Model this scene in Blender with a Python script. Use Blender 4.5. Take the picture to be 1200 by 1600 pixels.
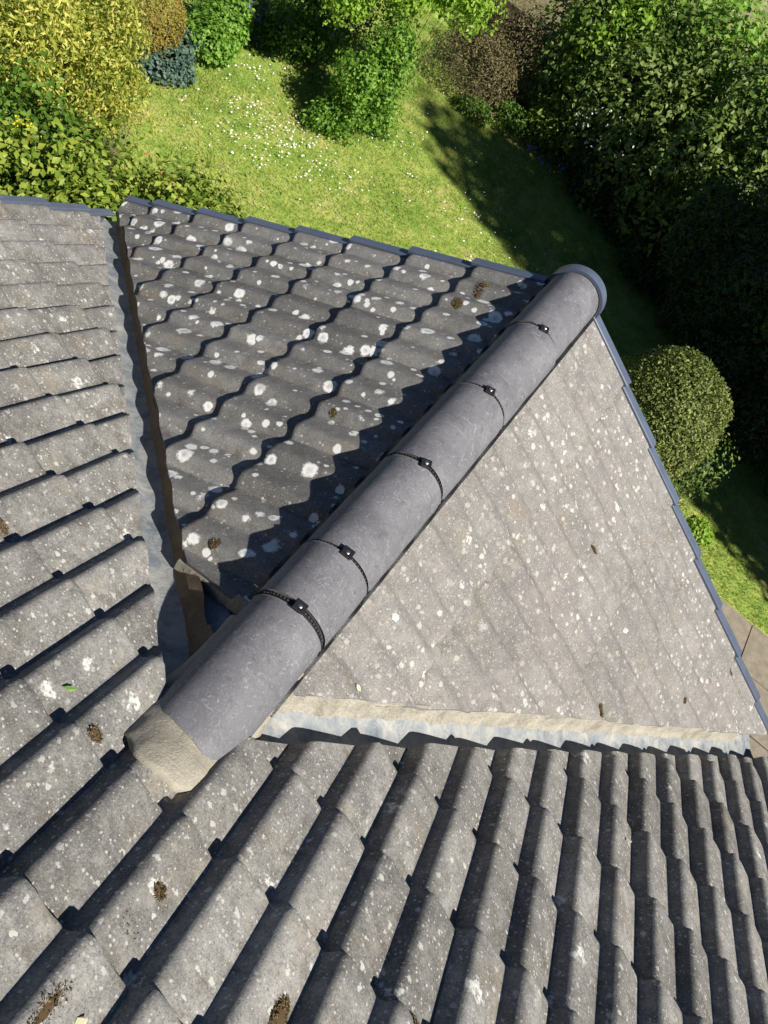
import bpy, bmesh, math, random
import numpy as np
from mathutils import Vector, Matrix, noise

random.seed(11); rng = np.random.default_rng(11)
R_ = math.radians
S = bpy.context.scene
for o in list(bpy.data.objects): bpy.data.objects.remove(o)
COL = S.collection

# ------------------------------------------------------------------ camera, sky, sun, exposure
cam = bpy.data.cameras.new('camera'); camo = bpy.data.objects.new('camera', cam); COL.objects.link(camo)
CR = Vector((0.76704153, 0.52433695, 0.36975405)); CU = Vector((-0.64074669, 0.59635475, 0.48353356)); CF = Vector((-0.03302993, 0.607809, -0.79339602))
CP = Vector((0.08188466, -0.55229008, 1.89948844))
mw = Matrix((CR, CU, -CF)).transposed().to_4x4(); mw.translation = CP; camo.matrix_world = mw
cam.sensor_fit = 'VERTICAL'; cam.sensor_height = 36; cam.sensor_width = 27; cam.lens = 1255.27 / 1600 * 36
cam.clip_start = .05; cam.clip_end = 3000
S.camera = camo
SUN_EL, SUN_AZ = R_(47.2), R_(-20)          # azimuth from +X towards +Y
sdir = Vector((math.cos(SUN_EL) * math.cos(SUN_AZ), math.cos(SUN_EL) * math.sin(SUN_AZ), math.sin(SUN_EL)))
W = bpy.data.worlds.new('World'); S.world = W; W.use_nodes = True
nt = W.node_tree; bg = nt.nodes['Background']; sky = nt.nodes.new('ShaderNodeTexSky'); sky.sky_type = 'NISHITA'
sky.sun_disc = False; sky.air_density = .5; sky.dust_density = 0; sky.ozone_density = 6; sky.sun_elevation = SUN_EL; sky.sun_rotation = math.pi / 2 - SUN_AZ
nt.links.new(sky.outputs[0], bg.inputs[0]); bg.inputs[1].default_value = .05
sl = bpy.data.lights.new('sun', 'SUN'); sl.energy = 5; sl.angle = R_(.53); sl.color = (1, .95, .87)
so = bpy.data.objects.new('sun', sl); COL.objects.link(so); so.rotation_euler = sdir.to_track_quat('Z', 'Y').to_euler()
S.view_settings.view_transform = 'Standard'; S.view_settings.look = 'None'; S.view_settings.gamma = 1
S.view_settings.exposure = .68

# ------------------------------------------------------------------ helpers
def link(o, parent=None):
    COL.objects.link(o)
    if parent is not None: o.parent = parent
    return o
def tag(o, label=None, cat=None, group=None, kind=None):
    if label: o['label'] = label
    if cat: o['category'] = cat
    if group: o['group'] = group
    if kind: o['kind'] = kind
    return o
def empty(name, loc=(0, 0, 0)):
    o = bpy.data.objects.new(name, None); o.location = loc; o.empty_display_size = .1; return link(o)
def mesh(name, v, f, mat=None, smooth=False):
    m = bpy.data.meshes.new(name); m.from_pydata([tuple(a) for a in v], [], [tuple(a) for a in f]); m.update()
    if mat: m.materials.append(mat)
    if smooth: m.polygons.foreach_set('use_smooth', [True] * len(m.polygons))
    return m
def obj(name, v, f, mat=None, parent=None, smooth=False):
    o = link(bpy.data.objects.new(name, mesh(name, v, f, mat, smooth)))
    if parent is not None: setparent(o, parent)
    return o
def setparent(o, p):
    o.parent = p; o.matrix_parent_inverse = Matrix.Identity(4)
    t = wloc(p); o.location = o.location - t
def wloc(o):
    t = Vector(o.location); q = o.parent
    while q: t += Vector(q.location); q = q.parent
    return t
def box(v, f, c, sx, sy, sz, M=None):
    n = len(v); c = Vector(c)
    for dz in (-1, 1):
        for dx, dy in ((-1, -1), (1, -1), (1, 1), (-1, 1)):
            d = Vector((dx * sx / 2, dy * sy / 2, dz * sz / 2))
            if M is not None: d = M @ d
            v.append(c + d)
    f += [(n, n + 3, n + 2, n + 1), (n + 4, n + 5, n + 6, n + 7), (n, n + 1, n + 5, n + 4), (n + 1, n + 2, n + 6, n + 5), (n + 2, n + 3, n + 7, n + 6), (n + 3, n, n + 4, n + 7)]
def tube(v, f, pts, rad, seg=7):
    n0 = len(v); pts = [Vector(p) for p in pts]
    for k, p in enumerate(pts):
        d = (pts[min(k + 1, len(pts) - 1)] - pts[max(k - 1, 0)]).normalized()
        a = d.orthogonal().normalized(); b = d.cross(a)
        r = rad[k] if hasattr(rad, '__len__') else rad
        for s in range(seg):
            t = 2 * math.pi * s / seg; v.append(p + a * r * math.cos(t) + b * r * math.sin(t))
    for k in range(len(pts) - 1):
        for s in range(seg):
            i = n0 + k * seg + s; j = n0 + k * seg + (s + 1) % seg
            f.append((i, j, j + seg, i + seg))
    f.append(tuple(n0 + s for s in range(seg))[::-1]); f.append(tuple(n0 + (len(pts) - 1) * seg + s for s in range(seg)))

# ------------------------------------------------------------------ materials
class NT:
    def __init__(s, name):
        s.m = bpy.data.materials.new(name); s.m.use_nodes = True; s.t = s.m.node_tree; s.b = s.t.nodes['Principled BSDF']
        s.out = s.t.nodes['Material Output']
    def n(s, typ, **k):
        q = s.t.nodes.new(typ)
        for a, b in k.items(): setattr(q, a, b)
        return q
    def l(s, a, b): s.t.links.new(a, b)
    def setin(s, sock, val):
        if hasattr(val, 'is_output') or isinstance(val, bpy.types.NodeSocket): s.l(val, sock)
        else: sock.default_value = val
    def pos(s): return s.n('ShaderNodeNewGeometry').outputs['Position']
    def noise(s, vec, scale, detail=4, rough=.6, dist=0):
        q = s.n('ShaderNodeTexNoise'); s.l(vec, q.inputs['Vector']); q.inputs['Scale'].default_value = scale
        q.inputs['Detail'].default_value = detail; q.inputs['Roughness'].default_value = rough; q.inputs['Distortion'].default_value = dist
        return q.outputs['Fac']
    def vor(s, vec, scale, out='Distance', rand=1):
        q = s.n('ShaderNodeTexVoronoi'); s.l(vec, q.inputs['Vector']); q.inputs['Scale'].default_value = scale; q.inputs['Randomness'].default_value = rand
        return q.outputs[out], q
    def ramp(s, fac, stops, interp='LINEAR'):
        q = s.n('ShaderNodeValToRGB'); s.l(fac, q.inputs[0]); q.color_ramp.interpolation = interp
        e = q.color_ramp.elements
        while len(e) < len(stops): e.new(.5)
        for k, (p, c) in enumerate(stops):
            e[k].position = p; e[k].color = c if len(c) == 4 else (*c, 1)
        return q.outputs[0]
    def step(s, fac, a, b):
        q = s.n('ShaderNodeMapRange'); q.interpolation_type = 'SMOOTHSTEP'; s.setin(q.inputs[0], fac); s.setin(q.inputs[1], a); s.setin(q.inputs[2], b); return q.outputs[0]
    def math(s, op, a, b=0.):
        q = s.n('ShaderNodeMath', operation=op); s.setin(q.inputs[0], a); s.setin(q.inputs[1], b); return q.outputs[0]
    def mix(s, fac, a, b, mode='MIX'):
        q = s.n('ShaderNodeMix', data_type='RGBA', blend_type=mode); s.setin(q.inputs[0], fac)
        s.setin(q.inputs[6], a if not isinstance(a, tuple) else (*a, 1)); s.setin(q.inputs[7], b if not isinstance(b, tuple) else (*b, 1)); return q.outputs[2]
    def warp(s, vec, scale, amt):
        q = s.n('ShaderNodeTexNoise'); s.l(vec, q.inputs['Vector']); q.inputs['Scale'].default_value = scale; q.inputs['Detail'].default_value = 3
        a = s.n('ShaderNodeVectorMath', operation='SUBTRACT'); s.l(q.outputs['Color'], a.inputs[0]); a.inputs[1].default_value = (.5, .5, .5)
        b = s.n('ShaderNodeVectorMath', operation='SCALE'); s.l(a.outputs[0], b.inputs[0]); b.inputs['Scale'].default_value = amt
        c = s.n('ShaderNodeVectorMath', operation='ADD'); s.l(vec, c.inputs[0]); s.l(b.outputs[0], c.inputs[1]); return c.outputs[0]
    def bump(s, h, strength=.4, dist=.003):
        q = s.n('ShaderNodeBump'); s.l(h, q.inputs['Height']); q.inputs['Strength'].default_value = strength; q.inputs['Distance'].default_value = dist
        s.l(q.outputs[0], s.b.inputs['Normal'])
    def done(s, col, rough=.85, spec=.3):
        s.setin(s.b.inputs['Base Color'], col if not isinstance(col, tuple) else (*col, 1)); s.setin(s.b.inputs['Roughness'], rough)
        s.b.inputs['Specular IOR Level'].default_value = spec
        return s.m

def spots(g, pos, scale, rmin, rmax, density, warp=.02, wscale=25, seed=0.):
    """lichen discs: one per voronoi cell with its own radius; returns (mask, distance in radii)"""
    mp = g.n('ShaderNodeVectorMath', operation='ADD'); g.l(pos, mp.inputs[0]); mp.inputs[1].default_value = (seed, seed * .7, -seed)
    w = g.warp(mp.outputs[0], wscale, warp)
    d, q = g.vor(w, scale)
    sep = g.n('ShaderNodeSeparateColor'); g.l(q.outputs['Color'], sep.inputs[0])
    rr = g.n('ShaderNodeMapRange'); g.l(sep.outputs[0], rr.inputs[0]); rr.inputs[3].default_value = rmin * scale; rr.inputs[4].default_value = rmax * scale
    on = g.math('LESS_THAN', sep.outputs[1], density)
    rel = g.math('ADD', g.math('DIVIDE', d, rr.outputs[0]), g.math('MULTIPLY', g.math('SUBTRACT', g.noise(pos, wscale * 3.5, 4, .7), .5), .85))
    inv = g.math('SUBTRACT', 1., g.step(rel, .78, 1.06))
    return g.math('MULTIPLY', inv, on), rel

def tile_mat(name, kind):
    g = NT(name); P = g.pos()
    rnd = g.n('ShaderNodeObjectInfo').outputs['Random']
    big = g.noise(P, 3.2, 4, .6); mid = g.noise(P, 17, 5, .65); fine = g.noise(P, 140, 4, .7); grit = g.noise(P, 420, 2, .6)
    if kind == 'main': stops = [(.36, (.088, .087, .083)), (.48, (.17, .166, .156)), (.60, (.29, .281, .26))]
    elif kind == 'dark': stops = [(.34, (.105, .105, .102)), (.48, (.165, .163, .156)), (.62, (.25, .244, .23))]
    else: stops = [(.34, (.125, .119, .114)), (.48, (.185, .176, .167)), (.62, (.265, .253, .236))]
    mixv = g.math('ADD', g.math('MULTIPLY', big, .28), g.math('ADD', g.math('MULTIPLY', mid, .36), g.math('MULTIPLY', fine, .36)))
    base = g.ramp(mixv, stops)
    # tile-to-tile tone
    tone = g.n('ShaderNodeMapRange'); g.l(rnd, tone.inputs[0]); tone.inputs[3].default_value = .78 if kind != 'pale' else .92; tone.inputs[4].default_value = 1.2 if kind != 'pale' else 1.07
    base = g.mix(1, base, g.ramp(tone.outputs[0], [(0, (0, 0, 0)), (1, (1, 1, 1))]), 'MULTIPLY') if False else base
    vm = g.n('ShaderNodeVectorMath', operation='SCALE'); g.l(base, vm.inputs[0]); g.l(tone.outputs[0], vm.inputs['Scale']); base = vm.outputs[0]
    # brown / ochre algae stain
    st = g.step(g.noise(g.warp(P, 6, .1), 5.5, 4, .6), .55, .75)
    base = g.mix(g.math('MULTIPLY', st, .5), base, (.215, .175, .115))
    st2 = g.math('MULTIPLY', g.step(g.noise(g.warp(P, 9, .06), 13, 5, .7), .58, .70), g.step(rnd, .35, .75)); base = g.mix(g.math('MULTIPLY', st2, .55), base, (.12, .095, .07))
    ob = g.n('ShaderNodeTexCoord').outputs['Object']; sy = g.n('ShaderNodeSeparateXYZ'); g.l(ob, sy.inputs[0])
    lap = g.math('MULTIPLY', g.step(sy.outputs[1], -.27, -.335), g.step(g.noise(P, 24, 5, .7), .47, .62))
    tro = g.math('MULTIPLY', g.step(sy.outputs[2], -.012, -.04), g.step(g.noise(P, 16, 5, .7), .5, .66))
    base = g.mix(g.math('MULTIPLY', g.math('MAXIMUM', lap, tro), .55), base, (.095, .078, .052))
    # dark pits and pale grit of the worn concrete
    base = g.mix(g.math('MULTIPLY', g.step(g.noise(P, 230, 3, .65), .56, .68), .6), base, (.42, .405, .375))
    base = g.mix(g.math('MULTIPLY', g.step(g.noise(P, 210, 3, .7), .55, .66), .6), base, (.055, .055, .052))
    if kind == 'dark':
        m1, r1 = spots(g, P, 11.0, .014, .036, .85, .016, 30)
        m2, r2 = spots(g, P, 18, .006, .018, .5, .012, 40, 3.1)
        m3, r3 = spots(g, P, 60, .002, .006, .3, .004, 80, 7.7)
        patch = g.step(g.noise(P, 2.2, 2), .36, .6)
        inner = g.ramp(r1, [(0, (.42, .42, .39)), (.35, (.68, .68, .65)), (.6, (.86, .86, .83)), (1, (.78, .78, .75))])
        rough_in = g.mix(g.math('MULTIPLY', g.step(mid, .5, .62), .5), inner, (.34, .34, .32))
        base = g.mix(g.math('MULTIPLY', m3, .6), base, (.5, .5, .47))
        base = g.mix(g.math('MULTIPLY', m2, .9), base, (.76, .76, .73))
        base = g.mix(g.math('MULTIPLY', m1, .92), base, rough_in)
    elif kind == 'main':
        area = g.step(g.noise(P, 2.6, 4, .65), .36, .64); soft = g.noise(g.warp(P, 12, .05), 22, 5, .7)
        m1, _ = spots(g, P, 95, .0012, .0042, .42, .004, 60)
        m2, _ = spots(g, P, 40, .003, .0095, .30, .02, 90, 2.3)
        m3, _ = spots(g, P, 7, .012, .034, .34, .05, 35, 5.1)
        base = g.mix(g.math('MULTIPLY', g.step(soft, .5, .68), g.math('MULTIPLY', area, .5)), base, (.34, .325, .285))
        base = g.mix(g.math('MULTIPLY', m1, .8), base, (.47, .46, .43))
        base = g.mix(g.math('MULTIPLY', m2, g.math('ADD', g.math('MULTIPLY', area, .5), .4)), base, (.50, .49, .45))
        base = g.mix(g.math('MULTIPLY', m3, g.math('MULTIPLY', g.step(g.noise(P, 55, 4, .7), .42, .56), .85)), base, (.64, .64, .60))
    else:
        cl = g.step(g.noise(P, 3.4, 4, .65), .38, .62); soft = g.noise(g.warp(P, 12, .05), 16, 5, .7)
        m1, _ = spots(g, P, 80, .0015, .0052, .6, .006, 60)
        m2, _ = spots(g, P, 34, .004, .0125, .62, .014, 60, 2.3)
        m4, _ = spots(g, P, 15, .006, .018, .34, .04, 60, 8.3)
        m3, _ = spots(g, P, 6.5, .008, .016, .26, .016, 45, 5.1)
        base = g.mix(g.math('MULTIPLY', g.step(soft, .5, .7), .5), base, (.29, .275, .25))
        base = g.mix(g.math('MULTIPLY', g.step(g.noise(P, 1.9, 4), .5, .7), .35), base, (.225, .195, .185))
        base = g.mix(g.math('MULTIPLY', m1, .55), base, (.38, .365, .335))
        base = g.mix(g.math('MULTIPLY', m2, g.math('ADD', g.math('MULTIPLY', cl, .65), .12)), base, (.47, .455, .415))
        base = g.mix(g.math('MULTIPLY', m4, g.math('MULTIPLY', cl, g.step(fine, .38, .52))), base, (.56, .55, .51))
        base = g.mix(g.math('MULTIPLY', m3, .9), base, (.66, .65, .62))
    h = g.math('ADD', g.math('MULTIPLY', fine, .5), g.math('ADD', g.math('MULTIPLY', grit, .35), g.math('MULTIPLY', mid, .6)))
    g.bump(h, .55, .004)
    return g.done(base, .93, .15)

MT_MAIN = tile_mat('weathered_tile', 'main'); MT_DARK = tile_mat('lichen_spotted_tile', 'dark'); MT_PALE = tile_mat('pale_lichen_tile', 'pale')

def ridge_mat():
    g = NT('ridge_tile'); P = g.pos()
    a = g.noise(g.warp(P, 5, .3), 7, 5, .65); b = g.noise(P, 60, 5, .7); sc = g.noise(g.warp(P, 9, .5), 20, 3, .75, 1.5)
    c = g.ramp(a, [(.3, (.11, .109, .121)), (.5, (.142, .141, .153)), (.72, (.185, .184, .196))])
    c = g.mix(g.math('MULTIPLY', g.step(sc, .54, .72), .75), c, (.30, .298, .305))
    c = g.mix(g.math('MULTIPLY', g.step(b, .6, .75), .25), c, (.2, .197, .2))
    c = g.mix(g.math('MULTIPLY', g.step(g.noise(P, 33, 4, .6), .56, .7), .35), c, (.055, .054, .06))
    m, _ = spots(g, P, 5, .003, .007, .5, .01, 60, 1.7); c = g.mix(g.math('MULTIPLY', m, .9), c, (.62, .6, .56))
    # scratches
    sv = g.n('ShaderNodeMapping'); g.l(P, sv.inputs[0]); sv.inputs['Rotation'].default_value = (.3, .2, .9); sv.inputs['Scale'].default_value = (3, 45, 20)
    c = g.mix(g.math('MULTIPLY', g.step(g.noise(sv.outputs[0], 1.6, 3, .5), .66, .72), .25), c, (.4, .39, .4))
    c = g.mix(g.math('MULTIPLY', g.step(g.noise(P, 170, 3, .7), .58, .68), .45), c, (.30, .295, .30))
    c = g.mix(g.math('MULTIPLY', g.step(g.noise(P, 150, 3, .7), .57, .68), .4), c, (.06, .06, .066))
    g.bump(g.math('ADD', b, g.math('MULTIPLY', g.noise(P, 180, 3, .7), .6)), .4, .003)
    return g.done(c, .66, .4)
M_RIDGE = ridge_mat()

def simple(name, col, rough=.8, spec=.3, var=.25, scale=25, bump=.3, bd=.004, metallic=0):
    g = NT(name); P = g.pos(); a = g.noise(P, scale, 5, .65); b = g.noise(P, scale * 7, 3, .7)
    lo = tuple(c * (1 - var) for c in col); hi = tuple(min(1, c * (1 + var)) for c in col)
    c = g.ramp(g.math('ADD', g.math('MULTIPLY', a, .65), g.math('MULTIPLY', b, .35)), [(.3, lo), (.7, hi)])
    if bump: g.bump(g.math('ADD', a, b), bump, bd)
    g.b.inputs['Metallic'].default_value = metallic
    return g.done(c, rough, spec)
M_VERGE = simple('slate_blue_plastic', (.085, .105, .15), .33, .5, .2, 9, .06)
M_BLACK = simple('black_plastic', (.012, .012, .013), .45, .4, .2)
M_UNION = simple('grey_union_strip', (.045, .043, .042), .7, .3, .4, 90)
M_SCREW = simple('screw_steel', (.5, .5, .5), .35, .5, .1, metallic=1)
def mortar_mat():
    g = NT('sand_mortar'); P = g.pos(); a = g.noise(P, 9, 4); b = g.noise(P, 150, 4, .75); pit = g.noise(P, 60, 4, .7)
    c = g.ramp(g.math('ADD', g.math('MULTIPLY', a, .6), g.math('MULTIPLY', b, .4)), [(.32, (.245, .22, .17)), (.55, (.35, .322, .262)), (.75, (.44, .41, .345))])
    c = g.mix(g.math('MULTIPLY', g.step(pit, .6, .72), .6), c, (.14, .115, .08))
    g.bump(g.math('ADD', b, g.math('MULTIPLY', pit, .8)), .75, .005)
    return g.done(c, .95, .1)
M_MORTAR = mortar_mat()
M_CREAM = simple('cream_mortar', (.33, .305, .25), .9, .2, .45, 14, .7, .008)
M_BROWN = simple('brown_bedding_mortar', (.20, .155, .105), .95, .1, .3, 30, .6, .006)
def lead_mat():
    g = NT('oxidised_lead'); P = g.pos()
    a = g.noise(g.warp(P, 8, .15), 11, 5, .7); b = g.noise(P, 45, 4, .7)
    c = g.ramp(a, [(.32, (.13, .15, .175)), (.45, (.215, .235, .25)), (.56, (.30, .305, .295)), (.7, (.40, .385, .345))])
    c = g.mix(g.math('MULTIPLY', g.step(b, .55, .7), .6), c, (.16, .195, .23))
    c = g.mix(g.math('MULTIPLY', g.step(g.noise(P, 30, 4, .7), .6, .7), .5), c, (.25, .21, .16))
    g.bump(g.math('ADD', a, b), .5, .006)
    return g.done(c, .6, .4)
M_LEAD = lead_mat()
M_DECK = simple('dark_underlay', (.03, .03, .032), .95, .1)
M_WALL = simple('cream_render', (.55, .52, .46), .9, .2, .12, 30, .4)
M_MOSS = simple('dry_moss', (.105, .075, .04), 1, 0, .6, 90, .6)
M_PAVE = simple('concrete_slab', (.22, .19, .145), .9, .2, .35, 12, .4)
M_SOIL = simple('dark_soil', (.045, .034, .024), 1, 0, .5, 14, .8, .02)
M_BARK = simple('bark', (.10, .075, .05), .95, .1, .4, 30, .6)

# ------------------------------------------------------------------ roof geometry
AL, BE = 0.54165, 0.53824
YM, HP, YG = .01735, .04045, 2.584
X0, S0, GM = .34737, .17632, .33491
UL, UR, GD = .52173, .49502, .33497
XV = -2.315                     # left verge of the main roof
ca, sa, ta = math.cos(AL), math.sin(AL), math.tan(AL); cb, sb, tb = math.cos(BE), math.sin(BE), math.tan(BE)
TW, TL, TH = .30, .42, .012
D1, D2 = .040, .033
def prof(x, tc=.30):
    """height of the tile across its width below the crest; deep trough at the interlock, shallow one in the middle"""
    x = x % TW; p = TW / 2; k = int(x // p); t = (x - k * p) / p
    left, right = (D1, D2) if k == 0 else (D2, D1)
    if t < tc: return -left * ((1 + math.cos(math.pi * t / tc)) / 2) ** 1.1
    q = (t - tc) / (1 - tc); lin = (math.sqrt(q * q + .03) - .1732) / (math.sqrt(1.03) - .1732)
    w = min(max((tc - .30) / .2, 0), 1)
    return -right * (lin * (1 - w) + w * ((1 - math.cos(math.pi * q)) / 2) ** 1.1)
XS = [.15 * i / 16 for i in range(33)] + [.3035, .308, .314]
def pz(x, tc=.30):
    if x > TW: return -D1 - .005 if x > .305 else -D1
    return prof(min(x, TW - 1e-6), tc)
def tile_mesh(STEP, K, TC):
    v, f = [], []
    ys = [-TL, -TL * .5, -.02, -.004, 0]           # local y: 0 = tail, negative = up the slope
    n = len(XS)
    for y in ys:
        for x in XS: v.append((x, y, pz(x, TC) * K + y * STEP / GM - (.004 if y == 0 else .001 if y == -.004 else 0)))
    for y in ys:
        for x in XS: v.append((x, y, pz(x, TC) * K + y * STEP / GM - TH))
    o = n * len(ys)
    for r in range(len(ys) - 1):
        for i in range(n - 1):
            a = r * n + i
            f.append((a, a + 1, a + n + 1, a + n)); f.append((o + a, o + a + n, o + a + n + 1, o + a + 1))
    for i in range(n - 1):
        f.append((i, o + i, o + i + 1, i + 1)); a = (len(ys) - 1) * n + i; f.append((a, a + 1, o + a + 1, o + a))
    for r in range(len(ys) - 1):
        a = r * n; f.append((a, a + n, o + a + n, o + a)); a += n - 1; f.append((a, o + a, o + a + n, a + n))
    return v, f


class Slope:
    def __init__(s, kind):
        s.kind = kind
        if kind == 'M': s.x, s.d, s.n, s.o = Vector((1, 0, 0)), Vector((0, ca, -sa)), Vector((0, sa, ca)), Vector((0, YM, 0)); s.g, s.s0, s.x0 = GM, S0, X0 + .15 * 1.16
        if kind == 'L': s.x, s.d, s.n, s.o = Vector((0, 1, 0)), Vector((-cb, 0, -sb)), Vector((-sb, 0, cb)), Vector((0, 0, -HP)); s.g, s.s0, s.x0 = GD, UL, YG - .018 - .075 - .15
        if kind == 'R': s.x, s.d, s.n, s.o = Vector((0, -1, 0)), Vector((cb, 0, -sb)), Vector((sb, 0, cb)), Vector((0, 0, -HP)); s.g, s.s0, s.x0 = GD, UR, -YG + .018 - .075
        s.tc = {'M': .30, 'L': .33, 'R': .36}[kind]; s.step = .022 if kind == 'M' else (.025 if kind == 'L' else .018); s.k = {'M': 1.06, 'L': .78, 'R': .5}[kind]
    def pt(s, x, u, h=0): return s.o + s.x * x + s.d * u + s.n * h
    def uv(s, P): q = Vector(P) - s.o; return q.dot(s.x), q.dot(s.d)
    def h(s, x, u):
        """height above the crest plane of the top tile surface at (x,u)"""
        k = math.ceil((u - s.s0) / s.g); v = s.s0 + k * s.g - u
        return prof(x - s.x0, s.tc) * s.k - v * s.step / GM
    def hplan(s, px, py, drop=0):
        """z of the tile surface over the plan point"""
        z = (s.o.z - (s.n.x * (px - s.o.x) + s.n.y * (py - s.o.y)) / s.n.z)
        x, u = s.uv((px, py, z)); return z + (s.h(x, u) - drop) / s.n.z
    def zplan(s, px, py, h=0): return s.o.z - (s.n.x * (px - s.o.x) + s.n.y * (py - s.o.y)) / s.n.z + h / s.n.z
SM, SL_, SR = Slope('M'), Slope('L'), Slope('R')
V0 = Vector((0, YM + HP / ta, 0))
def vdir(sg): q = Vector((sg * ta, tb, 0)); return q.normalized()          # plan direction of the valley
def vnorm(sg): d = vdir(sg); return Vector((d.y * sg, -d.x * sg, 0)) if True else None   # plan normal pointing to the main roof
OFF = {-1: (.062, .048), 1: (.034, .083)}                                   # (main side, gable side) cut distances
def cut(bm, co, no):
    """keep the part on the positive side of the plane and close the cut"""
    r = bmesh.ops.bisect_plane(bm, geom=bm.verts[:] + bm.edges[:] + bm.faces[:], dist=1e-5, plane_co=co, plane_no=no, clear_inner=True, clear_outer=False)
    e = [x for x in r['geom_cut'] if isinstance(x, bmesh.types.BMEdge) and x.is_valid]
    if e: 
        try: bmesh.ops.triangle_fill(bm, edges=e, use_beauty=True)
        except Exception: pass

house = tag(empty('house', (0, 2.2, -3.8)), 'house roof of weathered grey concrete tiles with a small gable ridge and two valleys', 'house')
ground_z = -3.8
# roof decks (the dark underlay sheets the tiles lie on)
def slab(name, pts, n, t, mat, parent):
    v = [Vector(p) for p in pts] + [Vector(p) - n * t for p in pts]; k = len(pts)
    f = [tuple(range(k)), tuple(range(2 * k - 1, k - 1, -1))] + [(i, (i + 1) % k, k + (i + 1) % k, k + i)[::-1] for i in range(k)]
    return obj(name, v, f, mat, parent)
DK = -.135
UMAX = 2.66
def onM(x, y): return Vector((x, y, SM.zplan(x, y, DK)))
XR = 2.44
yv = lambda x: V0.y + abs(x) * tb / ta
main_roof = slab('main_roof', [onM(XV, -1.75), onM(XR, -1.75), onM(XR, yv(XR)), onM(0, V0.y), onM(XV, yv(XV))][::1], SM.n, .05, M_DECK, house)
def onD(S_, x, y): return Vector((x, y, S_.zplan(x, y, DK)))
gl = slab('gable_roof_slope', [onD(SL_, 0, V0.y), onD(SL_, 0, YG - .03), onD(SL_, -2.3, YG - .03), onD(SL_, -2.3, yv(2.3))], SL_.n, .05, M_DECK, house)
gr = slab('gable_roof_slope', [onD(SR, 0, V0.y), onD(SR, 2.3, yv(2.3)), onD(SR, 2.3, YG - .03), onD(SR, 0, YG - .03)], SR.n, .05, M_DECK, house)
gl['label'] = 'dark gable slope dotted with round white lichen'; gr['label'] = 'pale sunlit gable slope with cream lichen speckle'

def place_tiles(S_, deck, mat, cols, rows, cuts):
    variants = []
    for q in range(7):
        tv, tf = tile_mesh(S_.step, S_.k, S_.tc); n5 = len(XS); sd = random.uniform(0, 50); w = []
        chip = random.uniform(.02, .28); cw = random.uniform(.012, .03) * (q % 3 == 0)
        for i, (x, y, z) in enumerate(tv):
            if y > -.03:
                e = .0035 * noise.noise(Vector((x * 28, sd, 0))) + .0015 * noise.noise(Vector((x * 120, sd, 3)))
                if cw and abs(x - chip) < cw: e -= .009 * (1 - abs(x - chip) / cw)
                y += e; z += .0012 * noise.noise(Vector((x * 40, sd, 7)))
            w.append((x, y, z))
        bmv = mesh('roof_tile', w, tf, mat, False); shade_tile(bmv); variants.append(bmv)
    for c in cols:
        for r in rows:
            jx, ju, jz, ja = random.gauss(0, .0015), random.gauss(0, .005), random.gauss(0, .0015), random.gauss(0, .007)
            rot = Matrix((S_.x, S_.d, S_.n)).transposed() @ Matrix.Rotation(ja, 3, 'Z') @ Matrix.Rotation(random.gauss(0, .004), 3, 'Y')
            loc = S_.pt(S_.x0 + c * TW + jx, S_.s0 + r * S_.g + ju, jz)
            M4 = rot.to_4x4(); M4.translation = loc
            cs = [M4 @ Vector(q) for q in ((0, -TL, 0), (.314, -TL, 0), (0, 0, 0), (.314, 0, 0), (.15, -.2, 0))]
            need = cuts(cs); base_mesh = random.choice(variants)
            if need is None: continue
            if need == []: me = base_mesh; 
            else:
                bm = None
                out = bmesh.new(); 
                for planes in need:
                    b = bmesh.new(); b.from_mesh(base_mesh); b.transform(M4)
                    for co, no in planes: 
                        if len(b.verts): cut(b, co, no)
                    if len(b.verts):
                        tmp = bpy.data.meshes.new('t'); b.to_mesh(tmp); out.from_mesh(tmp); bpy.data.meshes.remove(tmp)
                    b.free()
                if len(out.verts) < 8: out.free(); continue
                out.transform(M4.inverted()); bmesh.ops.recalc_face_normals(out, faces=out.faces[:])
                me = bpy.data.meshes.new('roof_tile'); out.to_mesh(me); out.free(); me.materials.append(mat)
                ar = sum(p.area for p in me.polygons)
                if ar < .004: bpy.data.meshes.remove(me); continue
            o = bpy.data.objects.new('roof_tile', me); COL.objects.link(o)
            o.matrix_world = M4; o.parent = deck; o.location = loc - wloc(deck)
def shade_tile(me):
    n = len(XS); 
    for p in me.polygons: p.use_smooth = abs(p.normal.y) < .5 and abs(p.normal.x) < .99
    try: me.set_sharp_from_angle(angle=R_(50))
    except Exception: pass

def side(P, sg):   # signed plan distance from the valley, positive towards the main roof
    return (Vector((P.x, P.y, 0)) - V0).dot(vnorm(sg))
def cuts_main(cs):
    x0, x1 = min(c.x for c in cs), max(c.x for c in cs)
    if x1 < XV + .03 or x0 > XR - .03: return None
    out = []
    lst = []
    for sg in (-1, 1):
        if (sg < 0 and x0 > 0) or (sg > 0 and x1 < 0): continue
        pl = []
        ds = [side(c, sg) for c in cs[:4]]
        if max(ds) < OFF[sg][0]: 
            continue
        n = vnorm(sg)
        if min(ds) < OFF[sg][0]: pl.append((V0 + n * (OFF[sg][0] + random.gauss(0, .002)), n))
        if x0 < 0 < x1: pl.append((Vector((0, 0, 0)), Vector((sg, 0, 0))))
        if x0 < XV: pl.append((Vector((XV, 0, 0)), Vector((1, 0, 0))))
        if x1 > XR: pl.append((Vector((XR, 0, 0)), Vector((-1, 0, 0))))
        lst.append(pl)
    if not lst: return None
    if len(lst) == 1 and lst[0] == []: return []
    if len(lst) == 2 and all(len(p) == 1 and p[0][0].length == 0 for p in lst): return []
    return lst
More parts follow.
